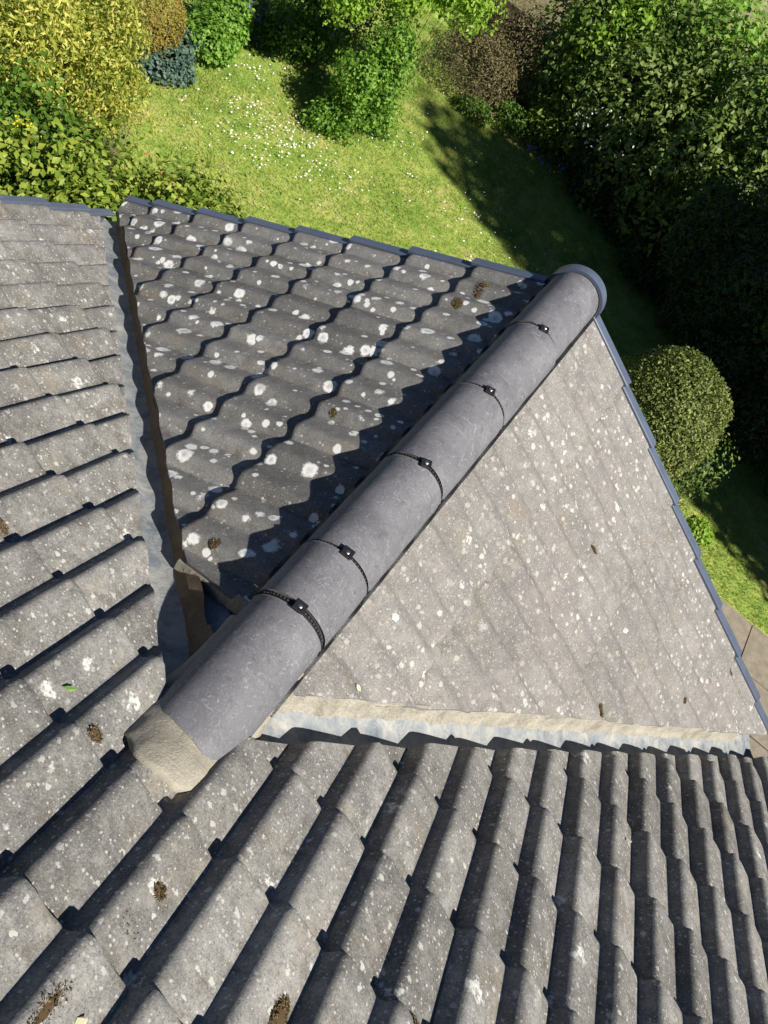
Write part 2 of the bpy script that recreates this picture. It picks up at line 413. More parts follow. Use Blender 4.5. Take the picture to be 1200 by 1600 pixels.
def cuts_gable(sg):
    def fn(cs):
        ys = [c.y for c in cs[:4]]
        if min(ys) > YG - .02: return None
        ds = [side(c, sg) for c in cs[:4]]
        if min(ds) > -OFF[sg][1]: return None
        pl = []; n = vnorm(sg)
        if max(ds) > -OFF[sg][1]: pl.append((V0 - n * (OFF[sg][1] + random.gauss(0, .002)), -n))
        if max(ys) > YG: pl.append((Vector((0, YG, 0)), Vector((0, -1, 0))))
        if sg < 0 and abs(cs[2].x) < .5:
            if max(ys) < .47: return None
            if min(ys) < .455: pl.append((Vector((-.14, .455, 0)), Vector((.22, 1, 0)).normalized()))
        if max(abs(c.x) for c in cs) > 2.36: pl.append((Vector((sg * 2.36, 0, 0)), Vector((-sg, 0, 0))))
        return [pl] if pl else []
    return fn
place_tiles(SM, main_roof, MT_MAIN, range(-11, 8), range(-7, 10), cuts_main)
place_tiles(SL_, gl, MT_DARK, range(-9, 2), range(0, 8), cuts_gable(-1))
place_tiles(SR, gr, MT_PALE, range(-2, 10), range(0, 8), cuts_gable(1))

# valley linings, bedding mortar under the cut tiles
LEADS = {-1: -.088, 1: -.078}
def valley(sg):
    LEAD = LEADS[sg]
    d, n = vdir(sg), vnorm(sg); v, f = [], []
    offs = [.15, .10, .065, .045, .028, .012, 0, -.012, -.028, -.045, -.065, -.10, -.15]; N = 90
    Gs = SL_ if sg < 0 else SR
    for k in range(N + 1):
        s = .02 + 3.30 * k / N
        for o in offs:
            P = V0 + d * s + n * o
            z = SM.zplan(P.x, P.y, LEAD) if o > 0 else Gs.zplan(P.x, P.y, LEAD)
            z += .010 * max(0, 1 - abs(o) / .03) + .003 * noise.noise(Vector((P.x * 7, P.y * 7, sg))) + .001 * noise.noise(Vector((P.x * 40, P.y * 40, sg)))
            v.append((P.x, P.y, z))
    w = len(offs)
    for k in range(N):
        for i in range(w - 1):
            a = k * w + i; f.append((a, a + 1, a + w + 1, a + w) if sg > 0 else (a, a + w, a + w + 1, a + 1))
    o = obj('valley_flashing', v, f, M_LEAD, house, True)
    o['label'] = 'bluish oxidised lead valley lining'
    return o
def bedding(sg, gable, s0, s1, top_o, bot_o, mat, name, drop=.004, botlift=.001, label=None, N=420, wav=.003, fill=False):
    LEAD = LEADS[sg]
    d, n = vdir(sg), vnorm(sg); v, f = [], []; Gs = (SL_ if sg < 0 else SR) if gable else SM
    for k in range(N + 1):
        s = s0 + (s1 - s0) * k / N; wob = wav * noise.noise(Vector((s * 14, sg * 3, 1.7))) + wav * .6 * noise.noise(Vector((s * 60, sg, 4)))
        a = V0 + d * s + n * (top_o + wob * .3); b = V0 + d * s + n * (bot_o + wob * 2)
        za = Gs.hplan(a.x, a.y, drop) if not fill else max(Gs.hplan(a.x, a.y, drop), Gs.zplan(a.x, a.y, -.024)) + .002; zb = Gs.zplan(b.x, b.y, LEAD) + botlift
        mid = (a + b) / 2; zm = za * .42 + zb * .58 + wob
        c = V0 + d * s + n * (top_o + (.03 if not gable else -.03)); zc = Gs.hplan(c.x, c.y, TH + .006)
        v += [(c.x, c.y, zc), (a.x, a.y, za), (mid.x, mid.y, zm), (b.x, b.y, zb)]
    for k in range(N):
        for i in range(3):
            a = k * 4 + i; q = (a, a + 4, a + 5, a + 1)
            f.append(q if (sg < 0) == gable else q[::-1])
    o = obj(name, v, f, mat, house)
    if label: o['label'] = label
    return o
for sg in (-1, 1): valley(sg)
bedding(-1, True, .56, 3.24, -OFF[-1][1] - .001, -OFF[-1][1] + .016, M_BROWN, 'bedding_mortar', .012, label='brown mortar under the cut edge of the dark slope')
bedding(-1, True, .12, .555, -OFF[-1][1] - .001, -OFF[-1][1] + .02, M_BROWN, 'bedding_mortar', .042)
bedding(-1, False, .12, 3.22, OFF[-1][0] + .001, OFF[-1][0] - .008, M_CREAM, 'bedding_mortar', .010)
bedding(1, True, .16, 3.1, -OFF[1][1] - .002, -OFF[1][1] + .026, M_CREAM, 'bedding_mortar', .0035, label='cream mortar fillet along the foot of the pale slope', wav=.005, fill=True)
bedding(1, False, .14, 3.1, OFF[1][0] + .001, OFF[1][0] - .004, M_BROWN, 'bedding_mortar', .012)

# ridge tiles, their clips, union strips and end cap
RR, RT, ZC = .120, .014, -.126
def arc_shell(y0, y1, ro, ri, zc, a0=0., a1=math.pi, seg=32, ny=2, dz=0.):
    v, f = [], []
    for j in range(ny + 1):
        y = y0 + (y1 - y0) * j / ny
        for r in (ro, ri):
            for i in range(seg + 1):
                t = a0 + (a1 - a0) * i / seg; v.append((r * math.cos(t), y, zc + r * math.sin(t) + dz * j / ny))
    w = 2 * (seg + 1)
    for j in range(ny):
        for i in range(seg):
            a = j * w + i; f.append((a, a + w, a + w + 1, a + 1)[::-1]); b = a + seg + 1; f.append((b, b + 1, b + w + 1, b + w)[::-1])
        a = j * w; f.append((a, a + seg + 1, a + w + seg + 1, a + w)[::-1]); b = a + seg; f.append((b, b + w, b + w + seg + 1, b + seg + 1)[::-1])
    for j, fl in ((0, 0), (ny, 1)):
        for i in range(seg):
            a = j * w + i; q = (a, a + 1, a + seg + 2, a + seg + 1); f.append(q[::-1] if fl else q)
    return v, f
CLIPS = [.4777, .7057, 1.1603, 1.6186, 2.0935, 2.55]
ends = [.005] + CLIPS[:-1] + [YG + .004]
for k in range(6):
    y0, y1 = ends[k] + (.009 if k else 0), ends[k + 1] - .009
    v, f = arc_shell(y0, y1, RR, RR - RT, ZC, ny=6, dz=0)
    jx, jz, tl, yw = random.gauss(0, .0022), random.gauss(0, .0015) + (.008 if k == 1 else 0), (-.012 if k == 1 else random.gauss(0, .005)), random.gauss(0, .006)
    cy = (y0 + y1) / 2
    nv = []
    for (x, y, z) in v:
        w = .0012 * noise.noise(Vector((x * 20, y * 14, z * 20 + k))) + .002 * noise.noise(Vector((x * 5, y * 5, k)))
        s = 1 + w / RR
        nv.append((x * s + jx + yw * (y - cy), y, ZC + (z - ZC) * s + jz + tl * (y - cy)))
    o = obj('ridge_tile', nv, f, M_RIDGE, house)
    if k == 0:
        bm = bmesh.new(); bm.from_mesh(o.data)
        # rounded and broken near end: dressed to the slope of the main roof
        cut(bm, Vector((0, .035, 0)), Vector((.12, .97, .12)))
        cut(bm, Vector((.085, .02, -.035)), Vector((-.30, .9, .25)).normalized() if False else Vector((-.52, .80, .30)).normalized())
        bm.to_mesh(o.data); bm.free(); o['label'] = 'ridge tile with a dressed end bedded in sandy mortar'
    for p in o.data.polygons: p.use_smooth = True
    o.data.set_sharp_from_angle(angle=R_(40))
    bmod = o.modifiers.new('edge', 'BEVEL'); bmod.width = .0022; bmod.segments = 2; bmod.limit_method = 'ANGLE'; bmod.angle_limit = R_(45)
    if k < 5:
        yc = ends[k + 1]
        up = arc_shell(yc - .006, yc + .006, RR - .0035, RR - .016, ZC, R_(14), R_(176), 40, 1)
        u = obj('union_strip', *up, M_BLACK, o)
        bv, bf = [], []
        for i in range(26):
            t = R_(20 + 145 * i / 25); Mx = Matrix.Rotation(-t + math.pi / 2, 3, 'Y')
            box(bv, bf, (RR * .99 * math.cos(t), yc + random.gauss(0, .0006), ZC + RR * .99 * math.sin(t)), .0055, .005, .004, Mx)
        obj('union_bead', bv, bf, M_UNION, o)
        cv, cf = [], []
        ang = .25 + random.gauss(0, .1)
        Mx = Matrix.Rotation(ang, 3, 'Z')
        box(cv, cf, (.002, yc, ZC + RR + .006 + (.004 if k < 2 else 0)), .036, .034, .007, Mx); box(cv, cf, (.002, yc, ZC + RR - .004), .02, .012, .02, Mx)
        c = obj('ridge_clip', cv, cf, M_BLACK, o)
        bb = c.modifiers.new('edge', 'BEVEL'); bb.width = .002; bb.segments = 2
        sv, sf = [], []; tube(sv, sf, [(.002, yc, ZC + RR + .006), (.002, yc, ZC + RR + .0125), (.002, yc, ZC + RR + .0145)], [.008, .008, .005], 10)
        obj('screw', sv, sf, M_SCREW, o, True)
        # foot of the union at the sunny edge
        fv, ff = [], []; box(fv, ff, (RR + .001, yc, ZC + .012), .008, .034, .03, Matrix.Rotation(-.2, 3, 'Y')); obj('union_foot', fv, ff, M_BLACK, o)
# black roll under both edges of the ridge
for sg in (-1, 1):
    v, f = [], []; N = 260; Gs = SL_ if sg < 0 else SR
    for k in range(N + 1):
        ya = .25 if sg > 0 else .46; y = ya + (YG - .04 - ya) * k / N
        xo = sg * (RR + .002 + .004 * noise.noise(Vector((y * 20, sg, 0))))
        zb = Gs.hplan(sg * (RR + .012), y, -.003)
        v += [(sg * (RR - .02), y, ZC + .01), (xo, y, max(ZC - .006, zb + .002)), (sg * (RR + .012), y, zb)]
    for k in range(N):
        for i in range(2):
            a = k * 3 + i; q = (a, a + 1, a + 4, a + 3); f.append(q if sg < 0 else q[::-1])
    obj('ridge_roll', v, f, M_BLACK, house)
# end cap over the last ridge tile
v, f = arc_shell(YG - .023, YG + .027, RR + .016, RR + .002, ZC, R_(-14), R_(194), 40, 1)
n = len(v); v.append((0, YG + .028, ZC)); ring = []
for i in range(41):
    t = R_(-14 + 208 * i / 40); v.append(((RR + .014) * math.cos(t), YG + .028, ZC + (RR + .014) * math.sin(t))); ring.append(n + 1 + i)
f += [(n, ring[i + 1], ring[i]) for i in range(40)]
capo = obj('ridge_end_cap', v, f, M_VERGE, house, True); capo.data.set_sharp_from_angle(angle=R_(40)); capo['label'] = 'blue-grey half-round cap on the ridge end'

# mortar plug at the foot of the ridge
def plug():
    v, f = [], []; seg = 44
    rows = 7
    for i in range(seg + 1):
        t = math.pi * i / seg; c, s_ = math.cos(t), math.sin(t)
        a = Vector(((RR - .006) * c, .09 + .10 * (1 - s_) ** 1.3, ZC + (RR - .006) * s_))
        ex = .162
        bx_, by_ = ex * c, .012 - .098 * s_ ** .7 + (.15 if c > 0 else .07) * (1 - s_) ** 1.2
        lump = .010 * noise.noise(Vector((t * 3, 1, 2)))
        by_ += lump
        bz = SM.zplan(bx_, by_, -.007) * s_ + (1 - s_) * min(SM.zplan(bx_, by_, -.04), ZC - .03)
        b = Vector((bx_, by_, bz))
        rim = Vector(((RR - .004) * c, .03 + .11 * (1 - s_) ** 1.3, ZC + (RR - .004) * s_))
        v.append(a)
        for r in range(rows):
            u = r / (rows - 1); p = rim.lerp(b, u); p += Vector((0, -.012, .012)) * math.sin(math.pi * u) 
            p += Vector((0, 0, .004 * noise.noise(p * 30) + .002 * noise.noise(p * 110)))
            v.append(p)
        v.append(b + Vector((0, 0, -.06)))
    w = rows + 2
    for i in range(seg):
        for r in range(w - 1):
            a = i * w + r; f.append((a, a + 1, a + w + 1, a + w)[::-1])
    o = obj('mortar_plug', v, f, M_MORTAR, house, True); o['label'] = 'sandy mortar filling the near end of the ridge'
    for sg in (-1, 1):
        v, f = [], []; N = 40
        for k in range(N + 1):
            y = .08 + .32 * k / N; P = Vector((sg * (RR + .028 - .02 * k / N), y, 0))
            zb = min(SM.zplan(P.x, y, -.02), ZC - .0) if False else max(SM.zplan(P.x, y, -.05), (SL_ if sg < 0 else SR).zplan(P.x, y, -.05))
            wv = .003 * noise.noise(Vector((y * 40, sg, 3)))
            v += [(sg * (RR - .02), y, ZC + .012), (sg * (RR + .001), y, ZC + .001), (sg * (RR + .012 + wv), y, (ZC + zb) / 2 + .006), (P.x, y, zb)]
        for k in range(N):
            for i in range(3):
                a = k * 4 + i; q = (a, a + 1, a + 5, a + 4); f.append(q if sg < 0 else q[::-1])
        obj('mortar_strip', v, f, M_MORTAR, house, True)
plug()

# dry verge units: one per course
def verge(S_, xedge, out, rows, umax):
    for r in rows:
        ut = S_.s0 + r * S_.g; uh = ut - S_.g - .01
        if uh > umax: continue
        ut2 = min(ut + .012, umax + .05)
        v, f = [], []
        t = .004
        def ring(u, lift):
            hh = (u - ut) * S_.step / GM + .006 + lift
            P = lambda x, h: S_.pt(xedge + out * x, u, h)
            pr = [P(-.026, hh - .012), P(-.026, hh), P(-.022, hh + t), P(.020, hh + t + .001), P(.026, hh), P(.028, hh - .11), P(.023, hh - .11), P(.020, hh - .002)]
            return pr
        a = ring(uh, 0); b = ring(ut2, .0015)
        v = a + b; k = len(a)
        f = [(i, (i + 1) % k, k + (i + 1) % k, k + i) for i in range(k)] + [tuple(range(k))[::-1], tuple(range(k, 2 * k))]
        v = [p for p in v]
        o = obj('verge_unit', v, f, M_VERGE, house)
        bm = bmesh.new(); bm.from_mesh(o.data); bmesh.ops.recalc_face_normals(bm, faces=bm.faces[:]); bm.to_mesh(o.data); bm.free()
verge(SL_, YG, 1, range(0, 8), 2.72)
verge(SR, -YG, -1, range(0, 8), 2.72)
verge(SM, XV, -1, range(-6, 9), 2.72)
verge(SM, XR, 1, range(-6, 9), 2.84)

# walls under the roof
def wallpoly(name, pts, n, t): slab(name, pts, Vector(n), t, M_WALL, house)
yw = YG - .07
wallpoly('gable_wall', [(-2.22, yw, ground_z), (-2.22, yw, -1.55), (0, yw, -.17), (2.22, yw, -1.55), (2.22, yw, ground_z)], (0, 1, 0), .2)
wallpoly('side_wall', [(-2.22, yw - .2, ground_z), (-2.22, -1.7, ground_z), (-2.22, -1.7, .9), (-2.22, yw - .2, -1.62)], (-1, 0, 0), .2)
wallpoly('side_wall', [(2.36, yw - .2, ground_z), (2.36, yw - .2, -1.62), (2.36, -1.7, .9), (2.36, -1.7, ground_z)], (1, 0, 0), .2)

# ------------------------------------------------------------------ ground, lawn, paving
GZ = ground_z
def sheet(name, pts, z, mat, label=None):
    o = obj(name, [(x, y, z) for x, y in pts], [tuple(range(len(pts)))], mat); o['kind'] = 'structure'
    if label: o['label'] = label
    return o
def grid_sheet(name, x0, x1, y0, y1, z, mat, st=.25, amp=.02, hole=None):
    nx, ny = int((x1 - x0) / st), int((y1 - y0) / st); v, f = [], []
    for j in range(ny + 1):
        for i in range(nx + 1):
            x, y = x0 + (x1 - x0) * i / nx, y0 + (y1 - y0) * j / ny
            v.append((x, y, z + amp * noise.noise(Vector((x * .9, y * .9, 3))) * (0 if i in (0, nx) or j in (0, ny) else 1)))
    for j in range(ny):
        for i in range(nx):
            a = j * (nx + 1) + i; f.append((a, a + 1, a + nx + 2, a + nx + 1))
    o = obj(name, v, f, mat, None, True); o['kind'] = 'structure'; return o
def lawn_mat(name, blades=False):
    g = NT(name); P = g.pos()
    sx = g.n('ShaderNodeSeparateXYZ'); g.l(P, sx.inputs[0]); cb_ = g.n('ShaderNodeCombineXYZ'); g.l(sx.outputs[0], cb_.inputs[0]); g.l(sx.outputs[1], cb_.inputs[1]); P2 = cb_.outputs[0]
    a = g.noise(P2, 1.1, 4, .6); b = g.noise(P2, 6, 4, .65); c_ = g.noise(P2, 45, 3, .7)
    m = g.math('ADD', g.math('MULTIPLY', a, .35), g.math('ADD', g.math('MULTIPLY', b, .4), g.math('MULTIPLY', c_, .25)))
    c = g.ramp(m, [(.38, (.115, .20, .024)), (.46, (.20, .29, .046)), (.54, (.31, .36, .08)), (.64, (.45, .40, .17))])
    if blades:
        at = g.n('ShaderNodeAttribute', attribute_name='tint'); 
        c = g.mix(g.step(at.outputs['Fac'], .0, 1.), g.mix(.4, c, (.13, .23, .028)), g.mix(.4, c, (.43, .44, .15)))
        tr = g.n('ShaderNodeBsdfTranslucent'); g.l(c, tr.inputs[0]); mx = g.n('ShaderNodeMixShader'); mx.inputs[0].default_value = .4
        g.l(g.b.outputs[0], mx.inputs[1]); g.l(tr.outputs[0], mx.inputs[2]); g.l(mx.outputs[0], g.out.inputs[0])
    else: g.bump(c_, .6, .02)
    return g.done(c, .75, .25)
M_LAWN = lawn_mat('lawn_turf'); M_BLADE = lawn_mat('grass_blade', True)
M_FIELD = simple('dry_field', (.16, .145, .08), 1, 0, .35, 1.2, .5, .05)
sheet('ground', [(-900, -900), (900, -900), (900, 900), (-900, 900)], GZ - .06, M_FIELD)
lawn = grid_sheet('lawn', -7.5, 6.5, 4.2, 12.5, GZ, M_LAWN)
bed = grid_sheet('flower_bed', -8.5, -2.4, 1.2, 5.0, GZ + .03, M_SOIL, .2, .03)
pts = [(-4.3, 13.6), (-4.3, 11.7), (-2.56, 11.0), (.73, 9.5), (2.2, 8.55), (4.5, 7.4), (7.5, 6.0), (10, 9), (6, 13.6)]
sheet('shrub_border', pts, GZ + .026, M_SOIL)
far = sheet('far_path', [(-8, 15.2), (9, 15.2), (9, 24), (-8, 24)], GZ - .03, simple('gravel_path', (.26, .205, .13), .95, .1, .3, 3, .5, .02))
pav = sheet('paving', [(.3, 2.7), (7.2, 2.7), (7.2, 5.72), (.3, 5.72)], GZ + .012, M_SOIL)
pv, pf = [], []; box(pv, pf, (0, 0, 0), .588, .588, .03)
pm = mesh('paving_slab', pv, pf, M_PAVE); 
for i in range(11):
    for j in range(5):
        o = bpy.data.objects.new('paving_slab', pm); COL.objects.link(o); o.parent = pav
        o.location = (3.43 + .6 * (i - 5) + .3, 5.72 - .3 - .6 * j, GZ + .022 + random.gauss(0, .002)); o.rotation_euler = (random.gauss(0, .004), random.gauss(0, .004), random.gauss(0, .004))

def tris_obj(name, V, F, mat, parent=None, tint=None, smooth=False):
    m = bpy.data.meshes.new(name); nv, nf, k = len(V), len(F), F.shape[1]
    m.vertices.add(nv); m.vertices.foreach_set('co', V.astype(np.float32).ravel())
    m.loops.add(nf * k); m.loops.foreach_set('vertex_index', F.astype(np.int32).ravel())
    m.polygons.add(nf); m.polygons.foreach_set('loop_start', np.arange(0, nf * k, k, dtype=np.int32)); m.polygons.foreach_set('loop_total', np.full(nf, k, dtype=np.int32))
    m.update(calc_edges=True)
    if tint is not None:
        at = m.attributes.new('tint', 'FLOAT', 'POINT'); at.data.foreach_set('value', tint.astype(np.float32))
    m.materials.append(mat)
    o = link(bpy.data.objects.new(name, m))
    if parent is not None: setparent(o, parent)
    return o
def norm(a): return a / (np.linalg.norm(a, axis=1, keepdims=True) + 1e-9)
def leaf_arrays(P, N, L, Wd, droop=0., fold=.25):
    """folded rhombic leaves at P, surface normal about N"""
    n = len(P); r = norm(rng.normal(size=(n, 3))); T = norm(r - N * np.sum(r * N, 1, keepdims=True)); T[:, 2] -= droop; T = norm(T)
    B = norm(np.cross(N, T)); N2 = np.cross(T, B)
    L = L[:, None]; Wd = Wd[:, None]
    a = P; b = P + T * L * .45 + B * Wd * .5 + N2 * Wd * fold; c = P + T * L; d = P + T * L * .45 - B * Wd * .5 + N2 * Wd * fold
    V = np.stack([a, b, c, d], 1).reshape(-1, 3); k = np.arange(n) * 4
    F = np.concatenate([np.stack([k, k + 1, k + 2], 1), np.stack([k, k + 2, k + 3], 1)])
    return V, F
def blob_points(blobs, n, inner=.55, bump=.22, freq=2.5):
    w = np.array([b[3] * b[4] + b[4] * b[5] + b[3] * b[5] for b in blobs]); w = w / w.sum()
    idx = rng.choice(len(blobs), n, p=w); B = np.array([b[:6] for b in blobs])[idx]
    D = norm(rng.normal(size=(n, 3))); rad = inner + (1 - inner) * rng.random(n) ** .55
    ph = rng.random((6, 3)) * 6.28; fr = norm(rng.normal(size=(6, 3))) * freq * np.array([1, 1.4, 2, 2.6, 3.3, 4.2])[:, None]
    bm = np.zeros(n); Q = B[:, :3] / .5 + D * 1.0
    for k in range(6): bm += np.sin(Q @ fr[k] * 1.7 + ph[k, 0]) * (.8 ** k)
    rad = rad * (1 + bump * bm / 3)
    P = B[:, :3] + D * B[:, 3:6] * rad[:, None]
    N = norm(D / B[:, 3:6]); return P, N, bm / 3
def foliage(name, parent, blobs, n, size, mat, wide=.55, inner=.55, bump=.22, up=.35, rnd=.6, zmin=None, droop=0., freq=2.5, fold=.25, tintbias=0.):
    P, N, bm = blob_points(blobs, n, inner, bump, freq)
    if zmin is None: zmin = GZ + .03
    k = P[:, 2] > zmin; P, N, bm = P[k], N[k], bm[k]; n = len(P)
    Nn = norm(N + np.array([0, 0, up]) + rng.normal(size=(n, 3)) * rnd)
    L = size * rng.uniform(.6, 1.3, n); V, F = leaf_arrays(P, Nn, L, L * wide * rng.uniform(.8, 1.2, n), droop, fold)
    t = np.clip(.5 + .28 * rng.normal(size=n) + tintbias + .12 * bm, 0, 1)
    return tris_obj(name, V, F, mat, parent, np.repeat(t, 4))
def leaf_mat(name, c0, c1, c2, trans=.35, rough=.5, spec=.35):
    g = NT(name); at = g.n('ShaderNodeAttribute', attribute_name='tint')
    c = g.ramp(at.outputs['Fac'], [(.1, c0), (.5, c1), (.92, c2)])
    tr = g.n('ShaderNodeBsdfTranslucent'); g.l(c, tr.inputs[0]); mx = g.n('ShaderNodeMixShader'); mx.inputs[0].default_value = trans
    g.l(g.b.outputs[0], mx.inputs[1]); g.l(tr.outputs[0], mx.inputs[2]); g.l(mx.outputs[0], g.out.inputs[0])
    return g.done(c, rough, spec)
def stems(name, parent, base, tips, r0, r1, mat=None):
    v, f = [], []; base = Vector(base)
    for t in tips:
        t = Vector(t); mid = base.lerp(t, .5) + Vector((random.gauss(0, .05), random.gauss(0, .05), .06)); tube(v, f, [base + Vector((random.gauss(0, r0 * 1.5), random.gauss(0, r0 * 1.5), 0)), mid, t], [r0, (r0 + r1) / 2, r1], 6)
    return obj(name, v, f, mat or M_BARK, parent)
def plant(name, label, cat, base, blobs, n, size, mat, group=None, stem_r=.018, crown='foliage', trunk='stems', **k):
    r = tag(empty(name, base), label, cat, group)
    tips = []
    for b in blobs:
        for q in range(3): tips.append((b[0] + random.uniform(-.5, .5) * b[3], b[1] + random.uniform(-.5, .5) * b[4], b[2] + random.uniform(-.2, .5) * b[5]))
    stems(trunk, r, base, tips, stem_r, stem_r * .3)
    foliage(crown, r, blobs, n, size, mat, **k)
    return r

# grass blades and daisies
def grass(n, x0, x1, y0, y1, seed):
    g2 = np.random.default_rng(seed)
    P = np.stack([g2.uniform(x0, x1, n), g2.uniform(y0, y1, n), np.full(n, GZ - .005)], 1)
    keep = (.46 * P[:, 0] + .888 * P[:, 1] < 9.2) & ~((P[:, 1] < 5.76) & (P[:, 0] > .3)) & ~((P[:, 1] < 4.9) & (P[:, 0] < -2.5))
    P = P[keep]; n = len(P)
    h = g2.uniform(.025, .06, n); a = g2.uniform(0, 6.28, n); ln = g2.uniform(.3, 1.1, n)
    D = np.stack([np.cos(a) * ln, np.sin(a) * ln, np.ones(n)], 1); D = norm(D) * h[:, None]
    Sd = np.stack([-np.sin(a), np.cos(a), np.zeros(n)], 1) * g2.uniform(.003, .006, n)[:, None]
    V = np.stack([P - Sd, P + Sd, P + D], 1).reshape(-1, 3); F = np.arange(3 * n).reshape(-1, 3)
    return tris_obj('lawn_grass', V, F, M_BLADE, None, np.repeat(g2.random(n), 3))
tag(grass(230000, -6.6, 4.6, 4.3, 11.6, 5), 'short yellowish green lawn grass beside the house', 'grass', kind='stuff')
def daisies():
    cl = [(-4.04, 6.74, .32, 120), (-3.75, 6.9, .25, 90), (-3.5, 7.0, .28, 60), (-4.3, 7.0, .2, 60), (-4.68, 7.83, .3, 45), (-5.0, 7.66, .3, 50), (-4.9, 7.3, .3, 40), (-3.16, 8.51, .3, 40), (-1.66, 8.11, .35, 55), (-2.54, 10.1, .4, 60), (-2.98, 7.1, .3, 40), (-3.6, 6.3, .8, 50), (-2.0, 7.6, .8, 50), (-4.5, 6.4, .5, 40), (-2.6, 8.6, .5, 50)]
    V, F = [], []
    for x, y, s_, n in cl:
        for _ in range(int(n * .7)):
            c = Vector((x + random.gauss(0, s_), y + random.gauss(0, s_), GZ + random.uniform(.03, .07))); r = random.uniform(.006, .012)
            nn = Vector((random.gauss(0, .3), random.gauss(0, .3), 1)).normalized(); a = nn.orthogonal().normalized(); b = nn.cross(a); k = len(V)
            V.append(c + nn * .003)
            for i in range(7): t = 6.283 * i / 7; V.append(c + a * r * math.cos(t) + b * r * math.sin(t))
            F += [(k, k + 1 + i, k + 1 + (i + 1) % 7) for i in range(7)]
    o = obj('daisies', V, F, simple('white_petal', (.8, .8, .76), .7, .2, .05, 30, 0)); return o
tag(daisies(), 'scattered white daisies flowering in the lawn', 'daisies', kind='stuff')

LM = dict(
 rose=leaf_mat('rose_leaf', (.06, .11, .012), (.15, .235, .025), (.34, .41, .06), .4),
 yellow=leaf_mat('golden_leaf', (.12, .20, .022), (.44, .46, .065), (.82, .78, .22), .5),
 ball=leaf_mat('bronze_needle', (.13, .095, .014), (.25, .19, .028), (.36, .29, .06), .2, .7),
 teal=leaf_mat('blue_green_leaf', (.035, .075, .055), (.075, .135, .10), (.14, .21, .15), .25),
 green=leaf_mat('green_leaf', (.04, .095, .01), (.085, .18, .018), (.16, .28, .04), .4),
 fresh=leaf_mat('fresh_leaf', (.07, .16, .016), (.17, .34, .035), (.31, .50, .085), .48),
 lime=leaf_mat('lime_leaf', (.11, .22, .016), (.26, .43, .036), (.42, .60, .10), .48),
 heather=leaf_mat('heather_twig', (.085, .07, .034), (.16, .135, .065), (.25, .22, .10), .15, .9, .1),
 hedge=leaf_mat('hedge_leaf', (.04, .08, .012), (.10, .165, .028), (.22, .29, .07), .35),
 conifer=leaf_mat('conifer_leaf', (.02, .04, .014), (.035, .065, .02), (.06, .10, .03), .2, .6),
 box=leaf_mat('clipped_leaf', (.06, .085, .014), (.14, .18, .034), (.28, .32, .09), .25),
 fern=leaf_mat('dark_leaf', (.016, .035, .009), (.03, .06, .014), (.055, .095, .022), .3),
 dry=leaf_mat('dry_stalk', (.12, .09, .06), (.20, .155, .11), (.30, .24, .18), .2, .9, .1),
 flowerbed=leaf_mat('strap_leaf', (.03, .065, .015), (.055, .11, .02), (.10, .17, .04), .35))

# left border, from the house outwards
plant('rose_bush', 'leafy green rose bush with reddish young leaves just beyond the roof corner', 'bush', (-3.5, 3.7, GZ), [(-3.55, 3.65, -3.0, .62, .55, .62), (-3.05, 4.05, -3.05, .48, .42, .5), (-3.9, 3.15, -2.85, .6, .5, .6), (-3.3, 3.35, -2.9, .5, .45, .5)], 9500, .066, LM['rose'], wide=.62, bump=.5, inner=.4, tintbias=.14)
plant('leafy_shrub', 'dark green leafy shrub at the left edge below the golden shrub', 'shrub', (-4.3, 3.5, GZ), [(-4.35, 3.7, -2.95, .55, .5, .6), (-4.5, 3.2, -2.8, .5, .5, .6), (-4.05, 3.95, -3.1, .4, .4, .5)], 6500, .06, LM['green'], wide=.6, bump=.5, inner=.4, tintbias=.1)
plant('rose_bush', 'low rose bush with orange red leaf tips at the lawn edge', 'bush', (-3.0, 4.6, GZ), [(-2.95, 4.5, -3.15, .42, .34, .42), (-3.3, 4.45, -3.2, .35, .3, .4)], 2600, .06, LM['rose'], wide=.6, bump=.4)
plant('golden_shrub', 'tall golden yellow cut-leaf shrub in the top left corner', 'shrub', (-4.9, 4.5, GZ), [(-4.75, 4.3, -2.75, .5, .42, .62), (-4.55, 4.75, -2.7, .42, .4, .6), (-5.1, 4.55, -2.5, .55, .5, .6), (-4.75, 4.95, -2.75, .42, .36, .6), (-4.9, 3.95, -2.5, .45, .4, .6)], 24000, .055, LM['yellow'], wide=.36, bump=.5, droop=.6, rnd=.9, inner=.5)
d_ = plant('dry_plant', 'clump of dry brown stalks between the golden shrub and lawn', 'plant', (-4.62, 4.95, GZ), [(-4.62, 4.9, -3.5, .26, .22, .34)], 1500, .11, LM['dry'], wide=.06, rnd=1, bump=.2)
plant('topiary_ball', 'clipped bronze yellow topiary ball at the top edge', 'topiary', (-5.6, 6.65, GZ), [(-5.6, 6.65, -3.36, .36, .36, .42)], 10000, .028, LM['ball'], wide=.45, inner=.8, bump=.03, rnd=.5)
plant('spurge', 'blue-green rounded-leaf plant below the bronze topiary ball', 'plant', (-5.3, 6.55, GZ), [(-5.5, 6.3, -3.68, .3, .24, .17), (-5.25, 6.62, -3.68, .3, .28, .17), (-5.42, 7.0, -3.66, .24, .24, .18)], 3000, .055, LM['teal'], wide=.6, up=1)
plant('ground_cover_shrub', 'bright green low shrub right of the bronze topiary ball', 'shrub', (-5.3, 7.4, GZ), [(-5.3, 7.3, -3.6, .34, .32, .26), (-5.45, 7.75, -3.55, .36, .36, .3)], 4200, .05, LM['fresh'], wide=.7, up=.8)
